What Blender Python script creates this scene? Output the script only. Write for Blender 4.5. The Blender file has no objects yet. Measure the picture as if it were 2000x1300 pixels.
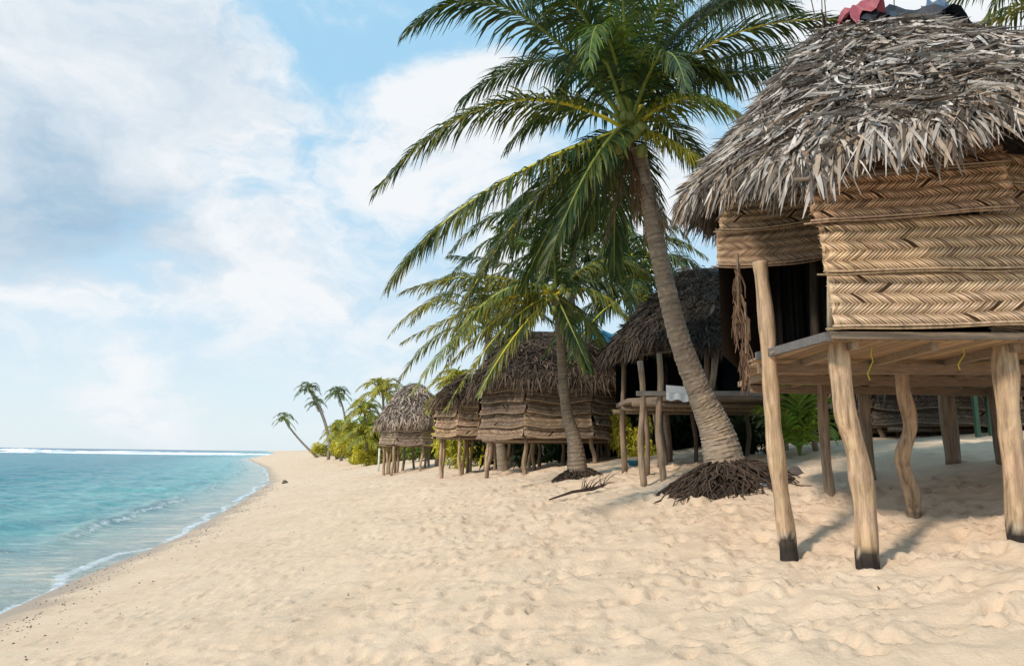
import bpy, bmesh, math, random
import numpy as np
from mathutils import Vector, Matrix
random.seed(7); np.random.seed(7)
C = bpy.context.scene.collection
R = random.random
def U(a,b): return a+(b-a)*random.random()
V = Vector
# ------------------------------------------------------------------ camera
EYE = V((0,0,2.4)); F = 1333.0
th = math.radians(10.04); rl = math.radians(0.75)
fwd = V((0,math.cos(th),math.sin(th))); r0 = V((1,0,0)); u0 = V((0,-math.sin(th),math.cos(th)))
rt = r0*math.cos(rl)+u0*math.sin(rl); up = -r0*math.sin(rl)+u0*math.cos(rl)
cam = bpy.data.objects.new('camera', bpy.data.cameras.new('camera')); C.objects.link(cam)
m = Matrix((rt,up,-fwd)).transposed().to_4x4(); m.translation = EYE; cam.matrix_world = m
cam.data.sensor_width = 36; cam.data.lens = 24; cam.data.clip_end = 20000; cam.data.clip_start = 0.05
bpy.context.scene.camera = cam
def ray(px,py): return fwd*F + rt*(px-1000) + up*(650-py)
def at(px,py,Y):
    d = ray(px,py); return EYE + d*(Y/d.y)
# ------------------------------------------------------------------ terrain functions
WY = [-60,-10,0,5.3,9.8,13.7,19.9,36,54,94,190,400,800,4000]
WX = [-4,-5.2,-6.0,-6.6,-7.35,-8.2,-9.3,-13.6,-18.7,-33,-72,-140,-270,-1400]
def xw(y): return np.interp(y, WY, WX)
def sstep(a,b,x):
    t = np.clip((x-a)/(b-a),0,1); return t*t*(3-2*t)
def hd(d, y):
    d = np.asarray(d,float); y = np.asarray(y,float)
    base = np.where(d<0, 0.10*d, 0.165*np.minimum(d,13)+0.10*np.clip(d-13,0,8)+0.01*np.clip(d-21,0,200))
    g = np.interp(y,[-5,5,9,13,20,27,38],[0,.0,.26,.27,.3,.02,0])
    g = g*sstep(3,9,d)
    return np.maximum(base+g,-6)
def ground(x,y): return float(hd(x-xw(y), y))
def hit(px,py):
    d = ray(px,py); d = d/d.y; Y = 2.0
    while Y<200:
        p = EYE+d*Y
        if p.z<=ground(p.x,p.y): return V((p.x,p.y,ground(p.x,p.y)))
        Y += 0.02 if Y<30 else .2
    return EYE+d*60
def vnoise(x,y,seed=0):
    xi=np.floor(x).astype(np.int64); yi=np.floor(y).astype(np.int64); fx=x-xi; fy=y-yi
    fx=fx*fx*fx*(fx*(fx*6-15)+10); fy=fy*fy*fy*(fy*(fy*6-15)+10)
    def h(a,b):
        n=(a*374761393+b*668265263+seed*974711)&0x7fffffff
        n=((n^(n>>13))*1274126177)&0x7fffffff
        n=(n^(n>>16))&0xffff
        return n/65535.0
    return (h(xi,yi)*(1-fx)+h(xi+1,yi)*fx)*(1-fy)+(h(xi,yi+1)*(1-fx)+h(xi+1,yi+1)*fx)*fy
# ------------------------------------------------------------------ materials
class NT:
    def __init__(s,nt): s.nt=nt; s.n=nt.nodes; s.l=nt.links
    def new(s,t,**k):
        o=s.n.new(t)
        for a,b in k.items(): setattr(o,a,b)
        return o
    def put(s,sock,v):
        if isinstance(v,bpy.types.NodeSocket): s.l.new(v,sock)
        else: sock.default_value=v
    def math(s,op,a,b=0.0,clamp=False):
        o=s.new('ShaderNodeMath',operation=op); o.use_clamp=clamp
        s.put(o.inputs[0],a); s.put(o.inputs[1],b); return o.outputs[0]
    def vmath(s,op,a,b=None):
        o=s.new('ShaderNodeVectorMath',operation=op); s.put(o.inputs[0],a)
        if b is not None: s.put(o.inputs[1],b)
        return o.outputs['Value'] if op in('LENGTH','DISTANCE','DOT_PRODUCT') else o.outputs[0]
    def noise(s,vec,scale,detail=4,rough=.55,dist=0.0):
        o=s.new('ShaderNodeTexNoise'); s.put(o.inputs['Vector'],vec); o.inputs['Scale'].default_value=scale
        o.inputs['Detail'].default_value=detail; o.inputs['Roughness'].default_value=rough; o.inputs['Distortion'].default_value=dist
        return o.outputs['Fac']
    def mr(s,v,a,b,c=0.0,d=1.0,smooth=False):
        o=s.new('ShaderNodeMapRange'); o.interpolation_type='SMOOTHSTEP' if smooth else 'LINEAR'
        s.put(o.inputs[0],v)
        for i,q in enumerate((a,b,c,d)): s.put(o.inputs[i+1],q)
        return o.outputs[0]
    def mix(s,f,a,b,blend='MIX'):
        o=s.new('ShaderNodeMix',data_type='RGBA',blend_type=blend)
        s.put(o.inputs[0],f); s.put(o.inputs[6],a); s.put(o.inputs[7],b); return o.outputs[2]
    def attr(s,name): return s.new('ShaderNodeAttribute',attribute_name=name)
    def bump(s,h,strength,dist):
        o=s.new('ShaderNodeBump'); s.put(o.inputs['Height'],h); o.inputs['Strength'].default_value=strength; o.inputs['Distance'].default_value=dist
        return o.outputs[0]
    def scalev(s,vec,sc): return s.vmath('MULTIPLY',vec,sc)
def newmat(name):
    m=bpy.data.materials.new(name); m.use_nodes=True; t=NT(m.node_tree); p=t.n['Principled BSDF']; return m,t,p
def vmat(name,rough=.8,ns=6,stretch=(1,1,1),var=.35,bs=.5,bd=.01,trans=0,spec=.3,streak=0):
    m,t,p=newmat(name)
    a=t.attr('Col').outputs['Color']; pos=t.new('ShaderNodeTexCoord').outputs['Object']
    v=t.scalev(pos,stretch); n=t.noise(v,ns,6,.65)
    k=t.mr(n,.25,.75,1-var,1+var)
    if streak:
        s2=t.noise(t.scalev(pos,(14,14,.9)),3,5,.7,.3); k=t.math('MULTIPLY',k,t.mr(s2,.36,.5,1-streak,1.05))
    comb=t.new('ShaderNodeCombineColor'); 
    for i in range(3): t.put(comb.inputs[i],k)
    col=t.mix(1.0,a,comb.outputs[0],'MULTIPLY')
    t.put(p.inputs['Base Color'],col); p.inputs['Roughness'].default_value=rough
    p.inputs['Specular IOR Level'].default_value=spec
    if bs: t.put(p.inputs['Normal'],t.bump(t.noise(v,ns*2.5,5,.7),bs,bd))
    if trans:
        tr=t.new('ShaderNodeBsdfTranslucent'); t.put(tr.inputs['Color'],t.mix(1.0,col,(1.7,1.6,.6,1),'MULTIPLY'))
        mx=t.new('ShaderNodeMixShader'); mx.inputs[0].default_value=trans
        t.l.new(p.outputs[0],mx.inputs[1]); t.l.new(tr.outputs[0],mx.inputs[2])
        t.l.new(mx.outputs[0],t.n['Material Output'].inputs['Surface'])
    return m
M_leaf=vmat('palm_leaf',.40,5,(1,1,1),.25,0,trans=.27,spec=.4)
M_bush=vmat('bush_leaf',.5,2,(1,1,1),.35,0,trans=.3,spec=.3)
M_rib=vmat('midrib',.5,10,(1,1,1),.15,.1)
M_trunk=vmat('palm_trunk',.9,9,(1,1,2.5),.4,.7,.012)
M_root=vmat('root_fibre',.95,20,(1,1,1),.4,.4)
M_thatch=vmat('dry_thatch',.85,14,(1,1,1),.25,.3,.005,spec=.2)
M_weave=vmat('woven_leaf',.75,5,(1,1,1),.30,.3,.003,spec=.25)
M_post=vmat('peeled_log',.75,7,(3,3,.45),.38,.8,.012,streak=.4)
M_board=vmat('weathered_board',.8,6,(1,6,6),.35,.6,.008)
M_tarp=vmat('tarpaulin',.5,5,(1,1,1),.2,.4,.02)
M_stone=vmat('stone',.85,6,(1,1,1),.4,.8,.02)
M_cord=vmat('cord',.6,20,(1,1,1),.1,0)
M_nut=vmat('coconut_husk',.45,6,(1,1,1),.15,.2)
# ------------------------------------------------------------------ mesh builder
def wl(o):
    v=V((0,0,0))
    while o: v=v+o.location; o=o.parent
    return v
class MB:
    def __init__(s): s.v=[]; s.f=[]; s.c=[]
    def quad(s,a,b,c,d,col):
        n=len(s.v); s.v+= [a,b,c,d]; s.c+=[col]*4; s.f.append((n,n+1,n+2,n+3))
    def strip(s,pts,ws,col,col2=None):
        n=len(s.v); K=len(pts)
        for i,(p,w) in enumerate(zip(pts,ws)):
            s.v+=[p-w,p+w]
            if col2: 
                t=i/(K-1); c=tuple(col[j]*(1-t)+col2[j]*t for j in range(3))
            else: c=col
            s.c+=[c,c]
            if i: 
                k=n+2*i; s.f.append((k-2,k-1,k+1,k))
    def tube(s,pts,rad,seg=8,col=(.5,.5,.5),cap=True,cf=None,rough=0):
        n0=len(s.v); K=len(pts)
        for i,p in enumerate(pts):
            T=(pts[min(i+1,K-1)]-pts[max(i-1,0)]); 
            if T.length<1e-6: T=V((0,0,1))
            T.normalize()
            ref=V((1,0,0)) if abs(T.x)<.8 else V((0,1,0))
            A=T.cross(ref).normalized(); B=T.cross(A)
            r=rad[i] if hasattr(rad,'__len__') else rad
            for k in range(seg):
                a=2*math.pi*k/seg; rr=r
                if rough: rr=r*(1+rough*(math.sin(2*a+i*.35)+.6*math.sin(3*a-i*.23+1)+.5*math.sin(5*a+i*.6))+U(-rough,rough)*.5)
                s.v.append(p+(A*math.cos(a)+B*math.sin(a))*rr)
                s.c.append(cf(i/(K-1),k) if cf else col)
            if i:
                for k in range(seg):
                    a=n0+(i-1)*seg; k2=(k+1)%seg
                    s.f.append((a+k,a+k2,a+seg+k2,a+seg+k))
        if cap:
            s.f.append(tuple(n0+k for k in range(seg))[::-1]); s.f.append(tuple(n0+(K-1)*seg+k for k in range(seg)))
    def box(s,a,b,w,h,col):
        T=(b-a).normalized(); S=T.cross(V((0,0,1)))
        S=S.normalized() if S.length>1e-4 else V((1,0,0)); N=S.cross(T)
        n=len(s.v)
        for p in (a,b):
            for i,j in ((-1,-1),(1,-1),(1,1),(-1,1)): s.v.append(p+S*(i*w/2)+N*(j*h/2)); s.c.append(col)
        for f in ((0,1,2,3),(7,6,5,4),(0,4,5,1),(1,5,6,2),(2,6,7,3),(3,7,4,0)): s.f.append(tuple(n+i for i in f))
    def prism(s,poly,z0,z1,col):
        n=len(s.v); k=len(poly)
        for z in (z0,z1):
            for x,y in poly: s.v.append(V((x,y,z))); s.c.append(col)
        s.f.append(tuple(n+i for i in range(k))[::-1]); s.f.append(tuple(n+k+i for i in range(k)))
        for i in range(k): j=(i+1)%k; s.f.append((n+i,n+j,n+k+j,n+k+i))
    def build(s,name,mat,parent=None,smooth=False,origin=None):
        o0=wl(parent) if parent else V((0,0,0))
        if origin is not None: o0=origin
        me=bpy.data.meshes.new(name)
        me.from_pydata([tuple(v-o0) for v in s.v],[],s.f)
        ca=me.color_attributes.new('Col','FLOAT_COLOR','POINT')
        arr=np.ones((len(s.v),4),dtype=np.float32)
        if s.c: arr[:,:3]=np.array([c[:3] for c in s.c],dtype=np.float32)
        ca.data.foreach_set('color',arr.ravel())
        if smooth: me.polygons.foreach_set('use_smooth',[True]*len(me.polygons))
        me.materials.append(mat); me.update()
        o=bpy.data.objects.new(name,me); C.objects.link(o)
        if parent: o.parent=parent
        elif origin is not None: o.location=origin
        return o
def tag(o,label,cat,group=None):
    o['label']=label; o['category']=cat
    if group: o['group']=group
    return o
def thing(name,label,cat,loc,group=None):
    o=bpy.data.objects.new(name,None); C.objects.link(o); o.location=loc; o.empty_display_size=.2
    return tag(o,label,cat,group)
def jit(c,a=.15):
    k=1+U(-a,a); return (c[0]*k,c[1]*k*U(.97,1.03),c[2]*k*U(.94,1.06))
def mixc(a,b,t): return tuple(a[i]*(1-t)+b[i]*t for i in range(3))
def catmull(pts,K):
    out=[]
    for i in range(len(pts)-1):
        for j in range(K):
            p0=pts[max(i-1,0)];p1=pts[i];p2=pts[i+1];p3=pts[min(i+2,len(pts)-1)]; t=j/K
            out.append(.5*((2*p1)+(p2-p0)*t+(2*p0-5*p1+4*p2-p3)*t*t+(3*p1-p0-3*p2+p3)*t*t*t))
    out.append(pts[-1].copy()); return out
# ------------------------------------------------------------------ sand
def gridmesh(name,X,Y,Z,attrs,mat):
    nr,nc=X.shape
    me=bpy.data.meshes.new(name)
    co=np.stack([X,Y,Z],-1).reshape(-1,3).astype(np.float32)
    idx=np.arange(nr*nc).reshape(nr,nc)
    f=np.stack([idx[:-1,:-1],idx[:-1,1:],idx[1:,1:],idx[1:,:-1]],-1).reshape(-1,4)
    me.vertices.add(len(co)); me.vertices.foreach_set('co',co.ravel())
    me.loops.add(f.size); me.loops.foreach_set('vertex_index',f.ravel().astype(np.int32))
    me.polygons.add(len(f)); me.polygons.foreach_set('loop_start',np.arange(0,f.size,4,dtype=np.int32))
    me.polygons.foreach_set('loop_total',np.full(len(f),4,dtype=np.int32))
    me.polygons.foreach_set('use_smooth',np.ones(len(f),dtype=bool))
    me.update(calc_edges=True); me.validate()
    for an,a in attrs.items():
        if a.ndim==3:
            ca=me.color_attributes.new(an,'FLOAT_COLOR','POINT'); q=np.ones((nr*nc,4),np.float32); q[:,:3]=a.reshape(-1,3); ca.data.foreach_set('color',q.ravel())
        else:
            ca=me.attributes.new(an,'FLOAT','POINT'); ca.data.foreach_set('value',a.ravel().astype(np.float32))
    me.materials.append(mat)
    o=bpy.data.objects.new(name,me); C.objects.link(o); o['kind']='structure'; return o
ys=[-30.0]
while ys[-1]<6000:
    y=ys[-1]; ys.append(y+(0.4 if y<2 else max(.034,.007*y)))
ys=np.array(ys)
ds=[-60,-40,-25,-15,-10,-7,-5,-3.5,-2.5,-1.8,-1.3,-1,-.8,-.6]
while ds[-1]<17: ds.append(ds[-1]+.038)
while ds[-1]<5000: ds.append(ds[-1]*1.07+.0)
ds=np.array(ds)
DD,YY=np.meshgrid(ds,ys); XX=xw(YY)+DD
ZZ=hd(DD,YY)
dry=sstep(.8,3.5,DD)
hi=.5+.5*sstep(4,8,DD)
wx=XX+.25*(vnoise(XX*1.7,YY*1.7,31)-.5); wy=YY+.25*(vnoise(XX*1.7,YY*1.7,32)-.5)
rel=((vnoise(wx*.8,wy*.8,1)-.5)*.09+(vnoise(wx*2.2+5,wy*2.0,2)-.5)*.06*hi+(vnoise(wx*4.6,wy*4.6,3)-.5)*.050*hi+(vnoise(wx*9,wy*9,4)-.5)*.020)
zl=rel*dry
for i in range(3000):
    y=5**U(.85,2.1) if i<1500 else U(4,14)
    d=U(1.8,14) if R()<.5 else U(5.5,12.5); r=U(.04,.105); h=U(.014,.042)*(1.2 if d>6.5 else .85)
    px=float(xw(y))+d
    a=np.searchsorted(ys,y-3*r); b=np.searchsorted(ys,y+3*r)
    c0=np.searchsorted(ds,d-3*r-.3); c1=np.searchsorted(ds,d+3*r+.3)
    if b-a<2: continue
    ang=U(0,3.14); ca,sa=math.cos(ang),math.sin(ang)
    dx=XX[a:b,c0:c1]-px; dy=YY[a:b,c0:c1]-y
    q=((dx*ca+dy*sa)/1.0)**2+((-dx*sa+dy*ca)/.6)**2; q=q/(r*r)
    zl[a:b,c0:c1]+=(-h*np.exp(-q**1.3*1.4)+h*.45*np.exp(-(np.sqrt(q)-1.5)**2*4))
ZZ=ZZ+zl+.006*(vnoise(XX*15,YY*15,8)-.5)*dry
m,t,p=newmat('beach_sand')
pos=t.new('ShaderNodeTexCoord').outputs['Object']; sh=t.attr('shore').outputs['Fac']
n1=t.noise(pos,.7,5,.6); n2=t.noise(pos,4,6,.65); n3=t.noise(pos,230,2,.6); n4=t.noise(pos,60,3,.7)
c=t.mix(t.mr(n1,.3,.7),(.72,.535,.375,1),(.80,.63,.465,1))
c=t.mix(t.mr(n2,.35,.75,0,.5),c,(.64,.455,.31,1))
c=t.mix(t.mr(n3,.35,.65,0,.4),c,(.44,.305,.20,1))
c=t.mix(t.mr(n4,.68,.74,0,.35),c,(.32,.21,.14,1))
wob=t.math('ADD',sh,t.mr(n1,.3,.7,-.5,.5))
wet=t.mr(wob,.0,1.3,1,0,True)
c=t.mix(t.math('MULTIPLY',wet,.8),c,(.34,.245,.175,1))
spk=t.math('MULTIPLY',t.mr(t.noise(pos,22,4,.75),.59,.65),t.mr(wob,.2,1.4,.8,0))
c=t.mix(spk,c,(.12,.08,.05,1))
t.put(p.inputs['Base Color'],c); t.put(p.inputs['Roughness'],t.mr(wet,0,1,.92,.35)); p.inputs['Specular IOR Level'].default_value=.15
h=t.math('ADD',t.math('MULTIPLY',n2,.5),t.math('MULTIPLY',n3,.08)); h=t.math('ADD',h,t.math('MULTIPLY',t.noise(pos,14,6,.65),.42))
t.put(p.inputs['Normal'],t.bump(h,.7,.06))
gridmesh('beach_sand',XX,YY,ZZ,{'shore':DD},m)
# ------------------------------------------------------------------ sea
ys=[-60.0]
while ys[-1]<9000:
    y=ys[-1]; ys.append(y+(1.0 if y<6 else max(.08,.009*y)))
us=[-.9]
while us[-1]<9000:
    u=us[-1]; us.append(u+(.06 if u<5 else max(.09,.022*u)))
us=np.array(us); ys=np.array(ys)
UU,YY=np.meshgrid(us,ys); XX=xw(YY)-UU
near=1/(1+np.maximum(YY,5)/25.)
wav=(vnoise(XX*.9,YY*1.3,11)-.5)*.13+(vnoise(XX*2.4,YY*3,12)-.5)*.06+(vnoise(XX*.25,YY*.4,13)-.5)*.2
Z=wav*sstep(.3,5,UU)*np.clip(near*3,0,1)*sstep(9000,60,YY)
edge=(vnoise(YY*.5,YY*.02,14)-.5)*.9
wa=UU+edge+.3*(vnoise(YY*1.5,XX*.3,18)-.5)
def ridge(c,w): return np.exp(-((wa-c)/w)**2)
am=sstep(.35,.75,vnoise(YY*.28,YY*0,15))
Z+=.17*ridge(2.9,.35)*am+.10*ridge(5.2,.5)*sstep(.4,.8,vnoise(YY*.2+9,YY*0,16))+.07*ridge(9,.7)
Z+=.02
sh0=np.array([.46,.50,.44]);sh1=np.array([.16,.42,.43]);sh2=np.array([.012,.225,.28]);sh3=np.array([.004,.11,.225])
k1=sstep(.2,5,UU)[...,None];k2=sstep(4,24,UU)[...,None];k3=sstep(40,200,UU)[...,None]
col=sh0*(1-k1)+sh1*k1; col=col*(1-k2)+sh2*k2; col=col*(1-k3)+sh3*k3
foam=np.clip(.9*ridge(.0,.18)+.62*ridge(2.6,.13)*am+.15*ridge(1.0,.4)+.12*ridge(3.0,1.2),0,1)
m,t,p=newmat('sea_water')
pos=t.new('ShaderNodeTexCoord').outputs['Object']; a=t.attr('Col').outputs['Color']; fo=t.attr('foam').outputs['Fac']
na=t.noise(t.scalev(pos,(.12,.35,1)),1,6,.6,.3); nb=t.noise(t.scalev(pos,(.5,1.2,1)),1.6,6,.65)
c=t.mix(t.mr(na,.38,.62,0,.6),a,t.mix(1.0,a,(.4,.6,.75,1),'MULTIPLY'))
c=t.mix(t.mr(nb,.5,.7,0,.6),c,t.mix(1.0,a,(2.4,1.7,1.5,1),'MULTIPLY'))
fn=t.noise(t.scalev(pos,(1,1,1)),5,8,.75,.6)
fm=t.mr(t.math('ADD',fo,t.mr(fn,.3,.7,-.5,.5)),.5,.75,0,1)
fm=t.math('MULTIPLY',fm,.85)
c=t.mix(fm,c,(.80,.84,.86,1))
t.put(p.inputs['Base Color'],c); t.put(p.inputs['Roughness'],t.mr(fm,0,1,.2,.8)); p.inputs['IOR'].default_value=1.16
hh=t.math('ADD',t.noise(t.scalev(pos,(.8,2.2,1)),1.4,7,.65,.4),t.math('MULTIPLY',t.noise(pos,.35,4,.5),1.5))
t.put(p.inputs['Normal'],t.bump(hh,1.0,.3))
gridmesh('sea',XX,YY,Z,{'Col':col,'foam':foam},m)
mb=MB()
for k in range(30):
    y0=U(330,700); x0=U(-1.0,-.33)*y0; L=U(15,80); n=14; hgt=U(.4,1.2)*y0/420
    if R()<.4: y0=U(320,380)
    pts=[]
    for i in range(n):
        q=i/(n-1); env=math.sin(q*math.pi)**.6
        pts.append((V((x0+L*(q-.5),y0+U(-2,2),0)),hgt*env*U(.6,1.2)))
    for i in range(n-1):
        (a,ha),(b,hb)=pts[i],pts[i+1]
        mb.quad(a,b,b+V((0,2,hb)),a+V((0,2,ha)),(.85,.88,.9)); mb.quad(a+V((0,2,ha)),b+V((0,2,hb)),b+V((0,6,0)),a+V((0,6,0)),(.8,.84,.87))
o=mb.build('reef_surf',vmat('surf_foam',.8,.3,(1,1,1),.1,0)); o['kind']='structure'
# ------------------------------------------------------------------ palms
G_D=(.027,.060,.019); G_M=(.065,.115,.022); G_Y=(.40,.33,.035); RIBY=(.68,.56,.05); RIBG=(.20,.23,.04); BRN=(.17,.105,.06)
def bez(P0,M,P2,t):
    P1=M*2-(P0+P2)*.5
    return P0*(1-t)**2+P1*2*t*(1-t)+P2*t*t
def frond(parent,P0,M,P2,nl=70,lm=.75,col=G_D,rib=RIBG,yel=.0,droop=1.0,w=.034,rr=.028,seg=3,dead=False):
    mb=MB(); N=14
    pts=[bez(P0,M,P2,i/(N-1)) for i in range(N)]
    dn=V((0,0,-1))
    for i in range(nl):
        t=.11+.89*(i+R()*.6)/nl
        if t>1: t=1
        P=bez(P0,M,P2,t); T=(bez(P0,M,P2,min(1,t+.02))-bez(P0,M,P2,t-.02)).normalized()
        S=T.cross(V((0,0,1))); S=S.normalized() if S.length>.05 else V((1,0,0))
        Nn=S.cross(T)
        for s in (-1,1):
            if dead and R()<.4: continue
            if R()<.04: continue
            ln=lm*(math.sin(math.pi*(.15+.78*t))**.7)*U(.8,1.1)
            d=S*s*(.78-.42*t)+T*(.42+.55*t)+Nn*.2+V((U(-.12,.12),U(-.12,.12),U(-.12,.12)))
            g=droop*U(.5,1.3); q=P.copy(); ps=[q.copy()]; dr=d.normalized(); dirs=[dr]
            for k in range(seg):
                dr=(dr+dn*(g*(.34+.38*k)*(1-.3*t))).normalized(); q=q+dr*(ln/seg); ps.append(q.copy()); dirs.append(dr)
            ws=[]
            for k,dd in enumerate(dirs):
                W=T-dd*T.dot(dd); W=W.normalized() if W.length>.05 else S
                ws.append(W*(w*.5*((.55,1,.75,.06) if seg==3 else (.7,.9,.05))[k]*(1-.35*t)))
            c=jit(col,.35)
            if yel and R()<.3+yel: c=mixc(c,G_Y,min(1,yel*U(.3,1.1)))  # yellow mix: partly leaf colour, partly sunlight painted onto lit fronds
            mb.strip(ps,ws,c,mixc(c,G_Y,.3) if not dead and R()<.3 else None)
    f=mb.build('frond',M_leaf,parent)
    mb=MB(); mb.tube(pts,[rr*(1-.88*i/(N-1)) for i in range(N)],6,rib)
    mb.build('midrib',M_rib,f,True)
    return f
def trunk_mesh(parent,pts,rad,rings=70,col=(.30,.235,.18),amp=.014):
    K=len(pts)-1; per=max(2,rings//K); out=catmull(pts,per); rd=[]
    for i in range(len(out)):
        q=min(i/per,K-1e-6); j=int(q); rd.append(rad[j]*(1-(q-j))+rad[j+1]*(q-j))
    o2=[];r2=[]
    for i in range(len(out)-1):
        a,b=out[i],out[i+1]; r=rd[i]
        o2+= [a,a.lerp(b,.25)]; r2+=[r*(1-amp*U(.5,1.3)),r*(1+amp*U(.3,1.3))]
    o2.append(out[-1]); r2.append(rd[-1])
    mb=MB(); cols=[jit(col,.15) for _ in range(len(o2)+1)]; n=len(o2)
    for k in range(0,n,2): cols[k]=mixc(cols[k],(.10,.075,.055),.35)
    mb.tube(o2,r2,18,col,True,lambda t,k: cols[int(t*(n-1))])
    for i in range(len(mb.v)): mb.v[i]=mb.v[i]+V((U(-1,1),U(-1,1),U(-1,1)))*(.007*rad[0]/.3)
    return mb.build('trunk',M_trunk,parent,False)
def roots(parent,c,rx,h,n=330):
    mb=MB(); 
    for i in range(n):
        a=U(0,2*math.pi); r1=rx*U(.35,1.05)*(1+.3*(R()<.2)); r_=U(.05,.4)*rx
        K=7; pts=[]
        hh=h*U(.4,1)
        for k in range(K):
            q=k/(K-1); r=r_+(r1-r_)*q; aa=a+U(-.12,.12)
            x=c.x+math.cos(aa)*r; y=c.y+math.sin(aa)*r*.85
            z=ground(x,y)+hh*max(0,1-(r/(rx*1.05))**1.6)+U(-.01,.03)
            pts.append(V((x,y,z if k<K-1 else z-.05)))
        b=U(.5,1.4); mb.tube(pts,[.014,.013,.012,.011,.009,.008,.005],5,(.075*b,.052*b,.038*b))
    n0=len(mb.v); S=20
    for i in range(7):
        q=i/6; r=rx*.85*q
        for k in range(S):
            a=2*math.pi*k/S; x=c.x+math.cos(a)*r; y=c.y+math.sin(a)*r*.85
            mb.v.append(V((x,y,ground(x,y)+h*.8*(1-q**1.6)-.05+U(-.02,.02)))); mb.c.append((.035,.024,.018))
            if i: 
                k2=(k+1)%S; mb.f.append((n0+(i-1)*S+k,n0+(i-1)*S+k2,n0+i*S+k2,n0+i*S+k))
    return mb.build('root_mass',M_root,parent)
def rfronds(t,c,n,L,nl,lm,seed,el=(-35,75),cols=(G_D,G_M),yel=(0,.4),droop=1.0,w=.034,rr=.026,seg=3,az0=0,azs=6.283,ribs=None):
    random.seed(seed)
    for i in range(n):
        az=az0+azs*((i*.618)%1)+U(-.15,.15); e=math.radians(el[0]+(el[1]-el[0])*((i+.5)/n)+U(-6,6)); l=L*U(.85,1.08)
        h=V((math.cos(az),math.sin(az),0))
        M=c+h*l*.5*math.cos(e)+V((0,0,l*.5*math.sin(e)+.06*l))
        P2=c+h*l*(.45+.5*math.cos(e))+V((0,0,l*(math.sin(e)*.75-.38)))
        frond(t,c+h*.05,M,P2,nl,lm,random.choice(cols),(RIBY if R()<.4 else RIBG) if ribs is None else ribs,U(*yel),droop,w,rr,seg)
def nuts(t,c,n,r,sp):
    for i in range(n):
        a=U(0,6.28); p=c+V((math.cos(a)*sp*U(.5,1),math.sin(a)*sp*U(.5,1)-.08,U(-.4,.2)))
        bm=bmesh.new(); bmesh.ops.create_icosphere(bm,subdivisions=2,radius=r*U(.75,1.1))
        mb=MB(); col=jit((.20,.22,.05),.25)
        for v in bm.verts: 
            q=v.co; k=1-.12*abs(math.sin(1.5*math.atan2(q.y,q.x)))
            mb.v.append(p+V((q.x*k,q.y*k,q.z*1.2))); mb.c.append(col)
        mb.f=[tuple(v.index for v in f.verts) for f in bm.faces]; bm.free()
        mb.build('coconut',M_nut,t,True)
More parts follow.
